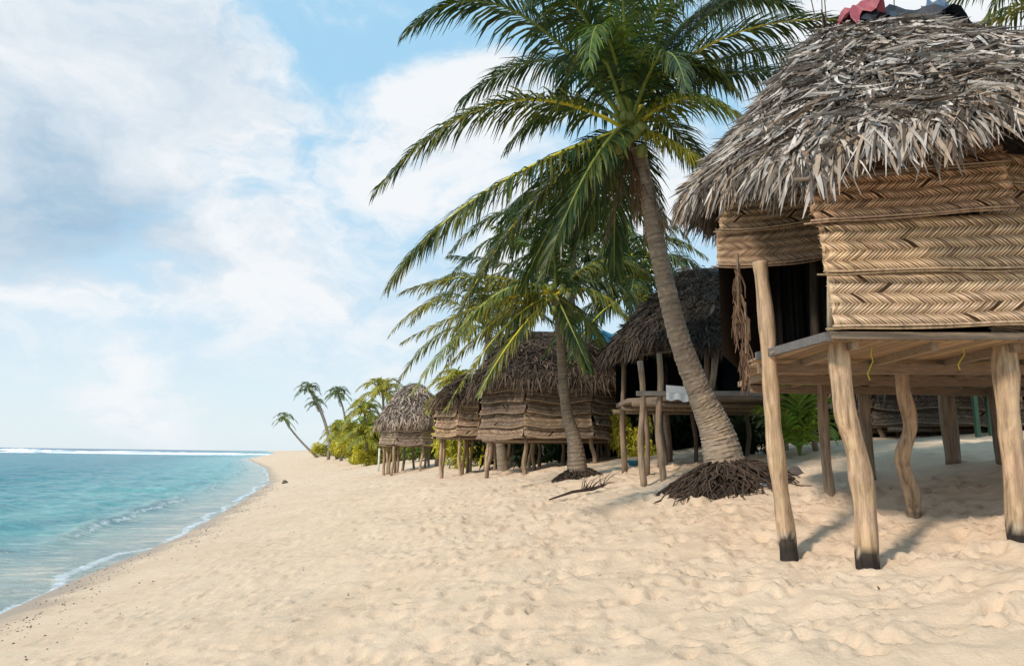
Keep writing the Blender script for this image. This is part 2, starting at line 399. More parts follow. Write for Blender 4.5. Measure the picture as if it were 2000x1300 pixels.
# --- the main palm
Y0=9.75; b=at(1425,900,Y0); b.z=ground(b.x,Y0)
pts=[b-V((0,0,.1)),at(1402,850,Y0),at(1368,770,Y0-.05),at(1325,655,Y0-.15),at(1292,520,Y0-.2),at(1268,400,Y0-.3),at(1246,290,Y0-.35)]
k=Y0/1333.
P1=thing('coconut_palm','large leaning coconut palm with green coconuts and exposed roots beside the nearest hut','palm tree',(b.x,b.y,b.z))
trunk_mesh(P1,pts,[46*k,33*k,24*k,20*k,17.5*k,16*k,14*k],84,(.38,.295,.22))
roots(P1,V((b.x-.10,b.y-.10,0)),.95,.42,520)
CY=Y0-.35; c=at(1228,250,CY)
FR=[
(980,200,-.6,738,368,-1.0,.22,RIBY,1.1,G_D),
(965,365,-1.2,768,545,-1.9,.28,RIBY,1.2,G_D),
(1000,20,-.5,796,60,-.9,0,RIBG,1.0,G_D),
(1100,-20,.6,930,-60,1.0,0,RIBG,.9,G_D),
(1130,20,-.9,1030,10,-1.6,0,RIBG,1.2,G_D),
(1215,-20,-.6,1210,-120,-1.6,0,RIBG,1.0,G_M),
(1180,60,-1.0,1150,130,-2.0,0,RIBG,.9,G_M),
(1300,-10,-.5,1410,-60,-1.0,.1,RIBG,1.0,G_M),
(1330,60,.4,1480,-20,.8,.1,RIBG,.9,G_D),
(1400,80,-.3,1660,40,-.5,.15,RIBY,.9,G_D),
(1400,150,.5,1560,150,.9,0,RIBG,1.0,G_D),
(1345,190,-.6,1465,250,-1.1,.5,RIBY,1.1,G_M),
(1320,280,-.5,1392,345,-.9,.8,RIBY,1.1,G_M),
(1150,330,-.8,1060,540,-1.2,.1,RIBG,.8,G_D),
(1090,330,.5,950,500,.9,.0,RIBG,1.0,G_D),
(1080,120,1.0,900,200,1.6,0,RIBG,1.1,G_D),
(1150,100,1.0,1090,200,1.9,0,RIBG,1.1,G_D),
(1310,250,.9,1420,400,1.5,.1,RIBG,1.0,G_D),
(1250,330,1.0,1290,520,1.5,0,RIBG,.9,G_D),
(1170,360,.9,1120,500,1.3,0,RIBG,.9,G_D),
(1260,60,1.0,1330,-10,1.7,0,RIBG,1.0,G_D),
(1290,110,-1.0,1340,170,-2.0,.1,RIBG,1.0,G_D),
(1330,130,-.1,1440,180,-.3,.2,RIBG,1.2,G_D),
(1160,-20,.3,1110,-150,.5,0,RIBG,1.0,G_D),
(1260,-40,.8,1330,-160,1.4,0,RIBG,1.0,G_D),
(1370,20,1.0,1560,20,1.8,0,RIBG,1.0,G_D),
(1050,385,-.5,900,610,-.9,.25,RIBY,1.0,G_D),
(1110,390,.9,1020,560,1.5,0,RIBG,1.0,G_D),
(1205,370,1.2,1200,540,1.9,0,RIBG,.9,G_D),
(1140,60,.2,1040,60,.3,0,RIBG,1.1,G_D),
(1110,200,.4,990,290,.6,.1,RIBG,1.1,G_D),
(1420,0,.3,1640,-30,.6,0,RIBG,1.0,G_D),
(1360,-40,0,1530,-120,.2,0,RIBG,1.0,G_D),
(1430,110,.9,1620,120,1.6,0,RIBG,1.1,G_D),
(1090,-60,-.4,980,-130,-.8,0,RIBG,1.0,G_D),
(1180,-80,-.2,1180,-220,-.4,0,RIBG,1.0,G_D),
]
random.seed(3)
for (mx,my,md,tx,ty,td,ye,rb,dr,cl) in FR:
    M=at(mx,my,CY+md); T=at(tx,ty,CY+td); L=(T-c).length
    frond(P1,c+V((U(-.06,.06),U(-.06,.06),U(-.1,.1))),M,T,int(36+L*22),min(.82,.42+.13*L),cl,rb,ye,dr*.9,.038,.036)
for (mx,my,tx,ty,td) in ((1255,370,1330,500,.1),(1270,350,1300,440,-.2),(1215,350,1180,470,-.1),(1240,360,1262,470,.25)):
    f=frond(P1,c+V((0,0,-.25)),at(mx,my,CY),at(tx,ty,CY+td),36,.5,BRN,(.15,.1,.06),0,2.0,.03,.02,dead=True); f['label']='dead brown frond'
nuts(P1,c+V((0,-.14,-.12)),15,.088,.25)
# --- second palm
b=at(1130,905,14.6); b.z=ground(b.x,b.y)
P2=thing('coconut_palm','slender upright coconut palm in front of the middle hut, with arching yellow ribbed fronds','palm tree',b)
trunk_mesh(P2,[b-V((0,0,.1)),at(1122,862,14.6),at(1106,800,14.6),at(1098,720,14.6),at(1094,650,14.6),at(1088,585,14.6)],[.26,.155,.11,.10,.095,.09],60,(.27,.21,.155))
roots(P2,V((b.x-.05,b.y,0)),.60,.26,220)
CY=14.6; c2=at(1085,575,CY)
for (mx,my,md,tx,ty,td,ye,rb) in [(960,590,-.3,790,665,-.5,.5,RIBY),(940,540,.2,785,570,.4,.35,RIBY),(985,640,-.6,870,800,-1,.45,RIBY),(1010,650,-.8,935,770,-1.4,.4,RIBY),
  (1180,510,.2,1280,545,.4,.4,RIBY),(1165,570,-.5,1245,650,-.9,.5,RIBY),(1170,550,-.2,1270,600,-.5,.25,RIBG),(1060,500,0,960,440,.3,.1,RIBG),(1110,500,.2,1180,450,.5,.1,RIBG),
  (1000,520,.4,880,500,.8,0,RIBG),(1120,650,-.5,1150,720,-.9,.1,RIBG),(1080,490,-.6,1060,480,-1.5,0,RIBG),(1000,560,-.6,900,640,-1.4,.3,RIBY),(1140,620,.5,1200,700,1.0,0,RIBG),(1020,600,1,940,640,2,0,RIBG),(1150,520,1,1240,500,2,.1,RIBG),(1000,600,.6,850,740,.9,.5,RIBY)]:
    frond(P2,c2,at(mx,my,CY+md),at(tx,ty,CY+td),60,.66,random.choice((G_D,G_M)),rb,ye,1.05,.052,.036)
nuts(P2,c2+V((0,-.1,-.1)),4,.10,.2)
def bgpalm(label,px,py,Y,bpx,L,n,nl,seed,tr=.13,col=(G_D,G_M),yel=(0,.4),el=(-35,75),lm=.8,w=.06,tc=(.25,.2,.15),seg=3,name='coconut_palm',group=None,bend=0):
    c=at(px,py,Y); bx=at(bpx,880,Y).x; b=V((bx,Y,ground(bx,Y)))
    o=thing(name,label,'palm tree',b,group)
    mid=b.lerp(c,.5)+V((bend,0,0))
    trunk_mesh(o,[b-V((0,0,.1)),b.lerp(mid,.5)+V((bend*.3,0,0)),mid,mid.lerp(c,.55)+V((bend*.3,0,0)),c],[tr*1.7,tr*1.15,tr,tr*.9,tr*.8],30,tc)
    rfronds(o,c,n,L,nl,lm,seed,el,col,yel,1.1,w,.03,seg)
    return o
bgpalm('dark palm crown rising behind the large leaning palm and above the middle hut',1120,495,24.5,1105,4.9,28,60,21,lm=1.2,w=.08,col=(G_D,),yel=(0,.2))
bgpalm('palm with yellow tinted fronds standing behind the left side of the middle hut',950,640,23.8,985,3.5,20,44,22,yel=(.2,.8),lm=.9)
bgpalm('dark palm growing behind the gap between the middle hut and the open dark hut',1245,585,18,1300,2.9,18,46,23,lm=.8,yel=(0,.3),col=(G_D,))
bgpalm('coconut palm behind the nearest hut with only its frond tips showing at top right',2085,15,11.5,2100,2.9,18,50,24,lm=.7,w=.045,yel=(.1,.5))
fk=dict(lm=.75,w=.12,seg=2,tc=(.28,.24,.2),yel=(0,.15),el=(-40,60))
bgpalm('tall distant palm, leftmost of the upright ones on the far shore',603,760,90,642,2.1,14,16,31,tr=.14,bend=1.0,**fk)
bgpalm('distant palm just below and right of the tallest far palm',617,787,100,643,1.7,12,15,32,tr=.14,bend=.6,**fk)
bgpalm('distant palm with a thin pale trunk leaning left above the far bushes',660,768,85,678,2.0,14,16,33,tr=.13,bend=.5,**fk)
bgpalm('lone distant palm leaning far out over the beach',556,818,110,622,2.2,13,15,34,tr=.15,bend=-.5,**fk)
fk=dict(lm=1.0,w=.12,seg=2,tc=(.3,.26,.2),yel=(.5,1.1),el=(-20,75),col=((.10,.16,.025),(.20,.25,.03)))
for i,(px,py,Y,bp,L,lb) in enumerate([(748,772,58,755,2.7,'sunlit yellow green palm directly behind the far left hut roof'),(712,806,66,722,2.3,'sunlit short palm left of the farthest hut roof'),(695,850,66,700,2.1,'low palm arching over the sand left of the farthest hut'),(664,848,78,668,2.4,'low yellow palm at the left end of the far bushes'),(715,855,56,720,1.8,'low palm beside the left posts of the farthest hut'),(900,770,36,900,2.2,'bright palm behind the small hut beside the farthest hut')]):
    bgpalm(lb,px,py,Y,bp,L,16,24,40+i,tr=.12,**fk)
b=hit(1562,893); o=thing('young_palm','young stemless palm sprouting under the left side of the nearest hut','palm tree',b)
random.seed(9)
for (mx,my,tx,ty,d) in [(1548,790,1520,735,.3),(1570,780,1590,730,.2),(1590,800,1640,790,-.2),(1530,820,1490,800,-.3),(1560,800,1550,745,-.4),(1585,830,1625,850,-.5),(1540,830,1515,860,.3),(1545,800,1500,760,.1),(1580,790,1625,750,0)]:
    frond(o,b+V((0,0,.02)),at(mx,my,b.y+d/2),at(tx,ty,b.y+d),30,.55,(.16,.28,.04),RIBG,.3,.6,.055,.016)
# ------------------------------------------------------------------ huts
def wobble(a,b,n=9,amp=.03):
    ph=U(0,6); ph2=U(0,6); out=[]
    for i in range(n):
        t=i/(n-1); p=a.lerp(b,t); e=math.sin(math.pi*t)
        out.append(p+V((math.sin(ph+t*5)*amp*e,math.sin(ph2+t*4)*amp*e,0)))
    return out
def post(parent,pts,r,col=(.40,.28,.17),name='post',seg=12,label=None):
    mb=MB(); n=len(pts)
    rs=[(r[0]*(1-i/(n-1))+r[1]*i/(n-1))*U(.92,1.08) for i in range(n)]
    cc=[jit(col,.15) for _ in range(n)]
    cc[-1]=mixc(cc[-1],(.12,.09,.06),.5)
    mb.tube(pts,rs,seg,col,True,lambda t,k:cc[int(round(t*(n-1)))],.03)
    o=mb.build(name,M_post,parent,True)
    if label: o['label']=label
    return o
def panel(parent,p0,p1,z0,z1,nrm,sl=.024,hb=.05,col=(.50,.33,.18),bulge=.05,batten=True,seed=0,sag=.02,grey=0,z0b=None,z1b=None,wv_=.006):
    mb=MB(); Wd=(p1-p0).length; H=z1-z0; dx=(p1-p0)/Wd
    z0b=z0 if z0b is None else z0b; z1b=z1 if z1b is None else z1b
    def S(u,v,o=0.0):
        q=v/H; uu=u/Wd
        za=z0*(1-uu)+z0b*uu; zb=z1*(1-uu)+z1b*uu
        z=za+(zb-za)*q-sag*math.sin(math.pi*uu)*(1-q)+wv_*math.sin(u*5+seed)
        out=bulge*(1-q)+.012*math.sin(u*4+seed*2)*math.sin(q*3)+.006*math.sin(u*11+v*7+seed)
        p=p0+dx*u+nrm*(out+o); return V((p.x,p.y,z))
    nb=max(2,int(round(H/hb))); hb=H/nb
    ku=max(3,int(Wd/.2))
    for i in range(ku):
        for j in range(3):
            u0,u1=Wd*i/ku,Wd*(i+1)/ku; v0,v1=H*j/3,H*(j+1)/3
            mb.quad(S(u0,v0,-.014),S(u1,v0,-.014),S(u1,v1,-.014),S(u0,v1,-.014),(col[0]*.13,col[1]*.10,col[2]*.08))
    ns=int(Wd/sl)
    base=jit(col,.08)
    for j in range(nb):
        sg=1 if j%2 else -1; run=hb*1.3
        for i in range(-2,ns+3):
            if R()<.012: continue
            u=i*sl+U(-.08,.08)*sl; v0=j*hb-.003; v1=(j+1)*hb+.003
            a=u-sg*run/2; b2=u+sg*run/2
            if b2<-.02 and a<-.02 or (a>Wd+.02 and b2>Wd+.02): continue
            a=min(max(a,-.02),Wd+.02); b2=min(max(b2,-.02),Wd+.02)
            vv=.5*(v0+v1); w=sl*.365*U(.8,1.1); o1=U(-.009,-.004); o2=U(.003,.010)
            c=jit(base,.20)
            if R()<.09: c=mixc(c,(.20,.115,.065),.6)
            if grey: c=mixc(c,(.26,.235,.21),grey*U(.4,1))
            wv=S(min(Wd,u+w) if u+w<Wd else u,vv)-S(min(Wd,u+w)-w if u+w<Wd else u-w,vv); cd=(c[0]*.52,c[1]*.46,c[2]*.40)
            n=len(mb.v); P3=[S(a,max(v0,0),o1),S((a+b2)/2,vv,o2),S(b2,min(v1,H),o1)]
            for kk,pq in enumerate(P3):
                mb.v+=[pq-wv,pq+wv]; cq=c if kk==1 else cd; mb.c+=[cq,cq]
            mb.f+=[(n,n+1,n+3,n+2),(n+2,n+3,n+5,n+4)]
    for s in (0,1):
        for i in range(int(H/.03)):
            v=R()*H; e=S(0 if s==0 else Wd,v); d=dx*(-1 if s==0 else 1)
            mb.strip([e,e+d*U(.02,.05)+V((0,0,U(-.04,.02)))],[V((0,0,.006)),V((0,0,.001))],jit(base,.25))
    o=mb.build('woven_panel',M_weave,parent)
    if batten:
        k=11; pts=[S(-.04+(Wd+.08)*i/(k-1),-.008,.014) for i in range(k)]
        mb=MB(); mb.tube(pts,.010*max(1,sl/.035),6,mixc(jit(col,.2),(.30,.22,.15),.5))
        pts=[S(-.09+(Wd+.1)*i/(k-1),-.030+.004*math.sin(i+seed),.006) for i in range(k)]
        mb.tube(pts,.008*max(1,sl/.035),6,mixc(jit(col,.2),(.12,.09,.06),.6))
        mb.build('batten',M_post,o,True)
    return o
def roof(parent,cx,cy,zE,zA,rxl,rxr,ry,rg,n,sc=1.0,colr=(.34,.31,.29),dark=(.12,.09,.07),hang=.25,ex=1.25,sq=.85,brownf=.25,seed=1,eavef=None,wd=(.006,.018),fl=.42,browns=(.30,.2,.12),ryb=None):
    random.seed(seed)
    if ryb is None: ryb=ry
    mb=MB(); H=zA-zE
    def P(f,t):
        cf,sf=math.cos(f),math.sin(f)
        ex_=math.copysign(abs(cf)**sq,cf)*(rxr if cf>0 else rxl); ey=math.copysign(abs(sf)**sq,sf)*(ryb if sf>0 else ry)
        rx=rg*cf
        x=cx+ex_*(1-t)+rx*t; y=cy+ey*(1-t)+.06*sf*t
        z=zE+H*(1-(1-t)**ex)+(eavef(f)*(1-t)**1.3 if eavef else 0)
        z+=.05*math.sin(f*5+t*4)*(1-t)+.035*math.sin(f*11+t*9)*(1-t)
        return V((x,y,z))
    NS,NT_=56,12; n0=0
    for i in range(NT_+1):
        for k in range(NS):
            p=P(2*math.pi*k/NS,i/NT_); mb.v.append(p); mb.c.append(mixc(dark,colr,.15))
            if i:
                k2=(k+1)%NS; mb.f.append(((i-1)*NS+k,(i-1)*NS+k2,i*NS+k2,i*NS+k))
    for i in range(n):
        f=U(0,2*math.pi); t=1-R()**.5 if R()<.8 else U(0,.12)
        t=max(0,min(.97,t))
        a=P(f,t); du=(P(f,max(0,t-.05))-P(f,max(0,t-.05)+.05)).normalized(); dl=(P(f+.05,t)-P(f-.05,t)).normalized()
        nr=dl.cross(du); nr=nr.normalized()
        if nr.z<0: nr=-nr
        L=U(.15,.55)*sc; lat=random.gauss(0,.7)
        if R()<.18: lat*=2.5
        d=(du+dl*lat).normalized(); lift=U(.0,.07)*sc
        q=a+nr*lift; ps=[q]
        curl=U(-.25,.35); side=U(-.5,.5)
        for k in range(3):
            if t<.10: d=(d+V((0,0,-1))*U(.1,.5)).normalized()
            else: d=(d+nr*curl*.35+dl*side*.6).normalized()
            q=q+d*(L/3); 
            ps.append(q)
        w0=U(*wd)*sc*(1 if R()<.85 else 1.7); tw=U(-1.3,1.3)
        ws=[]
        for k in range(4):
            wv=(dl*math.cos(tw)+nr*math.sin(tw)); ws.append(wv*w0*(1,1,.8,.15)[k]); tw+=U(-.4,.4)
        br=U(.3,1.75)
        c=(colr[0]*br,colr[1]*br,colr[2]*br)
        if R()<brownf*(2.2 if t<.2 else 1): c=mixc(c,browns,U(.3,.8))
        if R()<.26: c=mixc(c,dark,.85)
        mb.strip(ps,ws,c)
    for i in range(int(n*hang)):
        f=U(0,2*math.pi); a=P(f,U(0,.05))+V((0,0,U(-.03,.05)))
        o=V((math.cos(f),math.sin(f),0)); L=U(.1,fl)*sc*(1+.5*math.sin(f*9)); d=(o*U(.0,1.1)+V((U(-.4,.4),U(-.4,.4),-1))).normalized()
        tg=V((-math.sin(f),math.cos(f),0)); w0=U(*wd)*sc
        b2=a+d*L*.5; c2=b2+(d+V((U(-.3,.3),0,-.5))).normalized()*L*.5
        br=U(.35,1.3); c=mixc((colr[0]*br,colr[1]*br,colr[2]*br),(browns[0]*.9*br,browns[1]*.9*br,browns[2]*br),U(0,.7))
        mb.strip([a,b2,c2],[tg*w0,tg*w0*.9,tg*w0*.1],c)
    mb.build('thatched_roof',M_thatch,parent)
    return P
def tarp(parent,x0,x1,y,z,w,col,label,sag=.25,seed=0,name='ridge_tarp'):
    mb=MB(); nx,ny=14,10
    for i in range(nx+1):
        for j in range(ny+1):
            u=i/nx; v=j/ny*2-1
            wv=w*(1+.25*math.sin(u*9+seed))
            z_=z-abs(v)**1.3*sag+.05*math.sin(u*17+v*5+seed)+.04*math.sin(v*11+u*6+seed)+U(-.02,.02)-.12*abs(2*u-1)**3
            mb.v.append(V((x0+(x1-x0)*u+.06*math.sin(v*6+seed),y+v*wv,z_))); mb.c.append(jit(col,.1))
            if i and j:
                a=(i-1)*(ny+1)+j-1; mb.f.append((a,a+1,a+ny+2,a+ny+1))
    o=mb.build(name,M_tarp,parent); o['label']=label; return o
# ---------------- nearest hut
zf=at(1620,648,5.3).z
cx,cy=4.1,7.1
H1=thing('beach_hut','nearest raised hut with shaggy grey thatch and pale woven leaf walls on crooked log posts','hut',(cx,cy,ground(cx,cy)))
A=at(1478,664,6.36); Bc=at(1618,645,5.28)
A.z=zf
random.seed(5)
mb=MB(); xs0=2.0
while xs0<6.85:
    x1=xs0+.105; xm=(xs0+x1)/2
    if xm>A.x+.02:
        lo=float(np.interp(xm,[A.x,Bc.x,4.2,6.6,6.9],[A.y,Bc.y,5.18,5.3,5.6])); hi_=float(np.interp(xm,[A.x,2.95,6.9],[A.y+.1,8.6,8.9]))
        if hi_-lo>.1: mb.box(V((xm,lo+.03,zf-.055)),V((xm,hi_,zf-.055)),.098,.022,jit((.32,.22,.14),.25))
    xs0+=.108
mb.build('floor_boards',M_board,H1)
def beam(a,b,w,h,col,name='floor_beam',par=H1):
    mb=MB(); mb.box(a,b,w,h,col); return mb.build(name,M_board,par)
beam(V((A.x,A.y,zf-.045)),V((Bc.x-.02,Bc.y-.02,zf-.045)),.05,.07,(.15,.14,.135),'edge_board')
beam(V((Bc.x,Bc.y-.02,zf-.035)),V((6.8,5.18,zf-.02)),.045,.055,(.24,.18,.13),'edge_board')
beam(V((A.x+.02,A.y+.06,zf-.155)),V((6.7,6.1,zf-.155)),.07,.09,(.26,.185,.13))
beam(V((2.7,7.3,zf-.155)),V((6.8,7.3,zf-.155)),.07,.09,(.25,.18,.13))
beam(V((2.95,8.4,zf-.155)),V((6.8,8.4,zf-.155)),.07,.09,(.25,.18,.13))
for xx in (2.72,3.35,4.0,4.7,5.5,6.2):
    beam(V((xx,5.33,zf-.099)),V((xx+.1,8.4,zf-.099)),.05,.062,jit((.27,.2,.14),.2),'joist')
LOG=(.52,.36,.225)
def hpost(top,mids,bpx,bpy,r,col=LOG,char=False,dYtop=0):
    b=hit(bpx,bpy); pts=[at(top[0],top[1],b.y+dYtop)]
    for (mx,my) in mids: 
        f=(my-top[1])/(bpy-top[1]); pts.append(at(mx,my,b.y+dYtop*(1-f)))
    pts.append(b.copy()); pts.append(b-V((0,0,.2)))
    out=catmull(pts,8); k=b.y/1333.
    n=len(out); rs=[]; mb=MB(); cc=[]
    for i,q in enumerate(out):
        t=i/(n-1); rs.append(k*(r[0]*(1-t)+r[1]*t)*(1+.06*math.sin(i*.6+bpx)))
        c=jit(col,.07); hz=q.z-b.z
        if char:
            if hz<.08: c=(.03,.022,.018)
            elif hz<.16: c=mixc(c,(.42,.38,.33),.5)
        elif hz<.05: c=mixc(c,(.10,.07,.05),.6)
        cc.append(c)
    rnd=[U(0,1) for _ in range(16)]
    def cf(t,k_):
        i=int(round(t*(n-1))); c=cc[i]
        if c[0]>.1 and math.sin(k_*1.7+i*.16+bpx)>.7: c=mixc(c,(.22,.125,.07),.55)
        if char and .06<out[i].z-b.z<.08+rnd[k_%16]*.08: c=(.05,.04,.03)
        return c
    mb.tube(out,rs,16,col,True,cf,.04)
    return mb.build('post',M_post,H1,True)
hpost((1484,512),[(1493,590),(1502,700),(1508,800),(1517,900),(1530,1000)],1541,1078,(14.5,16.5),char=True,dYtop=0)
hpost((1636,655),[(1640,720),(1650,800),(1674,890),(1688,980)],1694,1108,(19,21),char=True)
hpost((1962,640),[(1963,720),(1970,820),(1980,920)],1988,1060,(23,15),char=True)
hpost((1763,700),[(1763,760),(1778,830),(1762,895),(1780,960)],1785,1005,(12,14),(.44,.30,.19),dYtop=-.2)
hpost((1606,700),[(1606,780),(1612,880)],1622,976,(9,10),(.30,.22,.15))
hpost((1686,715),[(1688,800)],1700,938,(10,10),(.28,.21,.15))
hpost((1842,725),[(1850,800)],1862,903,(14,14),(.28,.2,.14))
hpost((1940,725),[(1945,800)],1960,908,(11,12),(.22,.16,.11))
post(H1,[at(1622,520,5.35),at(1622,580,5.35),at(1622,650,5.35)],(.028,.028),(.42,.33,.24),name='door_post')
post(H1,wobble(at(1590,480,6.6),V((at(1590,640,6.6).x,6.6,zf)),5,.01),(.045,.045),(.06,.045,.03),name='door_post')
nf=V((0.03,-1,0)).normalized()
def zr(py,px=1620,Y=5.3): return at(px,py,Y).z
rowsL=[(640,534),(533,436),(436,346),(350,290)]
rowsR=[(628,527),(522,412),(408,320),(322,262)]
spans=[(1624,2060),(1606,2055),(1580,1962),(1574,1945)]
Yf=5.27
for i,((pa,pb),(qa,qb),(xa,xb)) in enumerate(zip(rowsL,rowsR,spans)):
    pc=(pa+pb)/2; y0=Yf+.02*i; p0=at(xa,pc,y0); p1=at(xb,pc,y0-.10)
    panel(H1,p0,p1,zr(pa),zr(pb),nf,.032,.082,[(.82,.57,.36),(.80,.54,.33),(.66,.42,.25),(.34,.20,.12)][i],.055+.01*i,seed=i*3+1,sag=.0,z0b=at(xb,qa,y0-.1).z,z1b=at(xb,qb,y0-.1).z,wv_=.004)
for i,(pa,pb) in enumerate(rowsL):
    p0=at(1958,500,5.16); p1=V((5.6,5.6,0)); p0=V((p0.x,5.36,0)); panel(H1,p0,p1,zr(pa)+.03,zr(pb)+.03,V((.1,-1,0)).normalized(),.032,.08,(.52,.36,.23),.05,seed=i*5+2)
for i,((pa,pb),(xa,xb)) in enumerate(zip([(512,437),(442,362),(368,296)],[(1404,1604),(1408,1588),(1420,1585)])):
    p0=at(xa,(pa+pb)/2,6.5); p1=at(xb,(pa+pb)/2,6.2)
    panel(H1,p0,p1,at(1500,pa,6.35).z,at(1500,pb,6.35).z,V((-.2,-1,0)).normalized(),.030,.074,[(.50,.32,.20),(.56,.38,.24),(.36,.25,.16)][i],.06,seed=i*7+3,grey=.2)
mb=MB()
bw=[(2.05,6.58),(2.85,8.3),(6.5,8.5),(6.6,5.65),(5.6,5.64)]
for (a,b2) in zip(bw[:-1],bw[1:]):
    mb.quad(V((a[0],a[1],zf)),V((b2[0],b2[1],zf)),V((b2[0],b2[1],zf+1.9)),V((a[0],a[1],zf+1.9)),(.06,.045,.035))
mb.build('interior_shade_wall',M_weave,H1)  # dark sheets added around the back so the interior stays dark
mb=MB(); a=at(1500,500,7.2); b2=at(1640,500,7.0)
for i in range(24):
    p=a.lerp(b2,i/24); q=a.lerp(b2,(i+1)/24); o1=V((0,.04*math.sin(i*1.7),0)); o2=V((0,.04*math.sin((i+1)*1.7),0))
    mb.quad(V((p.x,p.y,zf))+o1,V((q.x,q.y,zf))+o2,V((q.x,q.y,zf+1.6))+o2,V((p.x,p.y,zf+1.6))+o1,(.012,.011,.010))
mb.build('doorway_shade_sheet',M_tarp,H1,True)  # near-black sheet painting the shade of the interior seen through the doorway
zE=at(1760,305,4.8).z; zA=at(1745,46,7.1).z
def ef(f):
    return float(np.interp(math.degrees(f)%360,[0,90,150,180,200,222,240,262,280,330,360],[.6,1.0,.95,.62,.40,.10,.12,.38,.45,.5,.6]))
roof(H1,4.05,7.1,zE,zA-.05,2.02,3.1,2.5,.42,25000,1.0,(.38,.34,.305),(.065,.048,.038),.15,1.15,.76,.22,seed=11,eavef=ef,wd=(.007,.020),fl=.34,ryb=1.8)
tarp(H1,at(1655,30,7.1).x,at(1840,30,7.1).x,7.1,zA+.14,.45,(.02,.022,.03),'crumpled black tarpaulin on the ridge',.34,1)
tarp(H1,at(1648,30,7.0).x,at(1722,30,7.0).x,7.0,zA+.15,.3,(.35,.08,.10),'torn red cloth on the ridge',.25,3,'ridge_cloth')
tarp(H1,at(1800,30,7.0).x,at(1835,30,7.0).x,6.95,zA+.12,.25,(.06,.12,.20),'torn blue cloth on the ridge',.25,5,'ridge_cloth')
mb=MB()
for px,tx in ((1602,-20),(1606,5),(1615,0),(1745,10)):
    a=at(px,60,7.1); mb.tube([a-V((0,0,.2)),a+V((tx*.004,0,.4)),a+V((tx*.012,0,.75))],[.008,.006,.003],5,(.12,.09,.07))
mb.build('ridge_stick',M_post,H1)
for k,(a,b2) in enumerate([((1375,400),(1440,330)),((1400,430),(1470,350)),((1550,352),(1760,335))]):
    mb=MB(); mb.tube([at(a[0],a[1],6.6 if k<2 else 5.2),at(b2[0],b2[1],6.3 if k<2 else 5.1)],.018,6,(.2,.15,.11)); mb.build('rafter',M_post,H1,True)
for (px,y0,y1,Y,dx) in ((1708,655,742,5.6,-12),(1890,650,722,5.6,-18)):
    mb=MB(); pts=[at(px+dx*(i/7)+4*math.sin(i*1.9),y0+(y1-y0)*i/7,Y) for i in range(8)]; mb.tube(pts,.005,5,(.55,.5,.05)); o=mb.build('cord',M_cord,H1,True); o['label']='yellow cord hanging below the floor'
for (px,y0,y1) in ((1440,515,640),(1455,610,730)):
    mb=MB()
    for i in range(70):
        t=R(); p=at(px+U(-7,7),y0+(y1-y0)*t,6.1); q=p+V((U(-.04,.04),U(-.04,.04),-U(.06,.25))); mb.strip([p,p.lerp(q,.5)+V((U(-.02,.02),0,0)),q],[V((.008,0.004,0)),V((.009,0.003,0)),V((.002,0,0))],jit((.20,.12,.075),.5))
    mb.tube([at(px,y0-20,6.1),at(px+2,y1-40,6.1)],.012,5,(.2,.15,.1))
    mb.build('dry_leaf_bundle',M_thatch,H1)
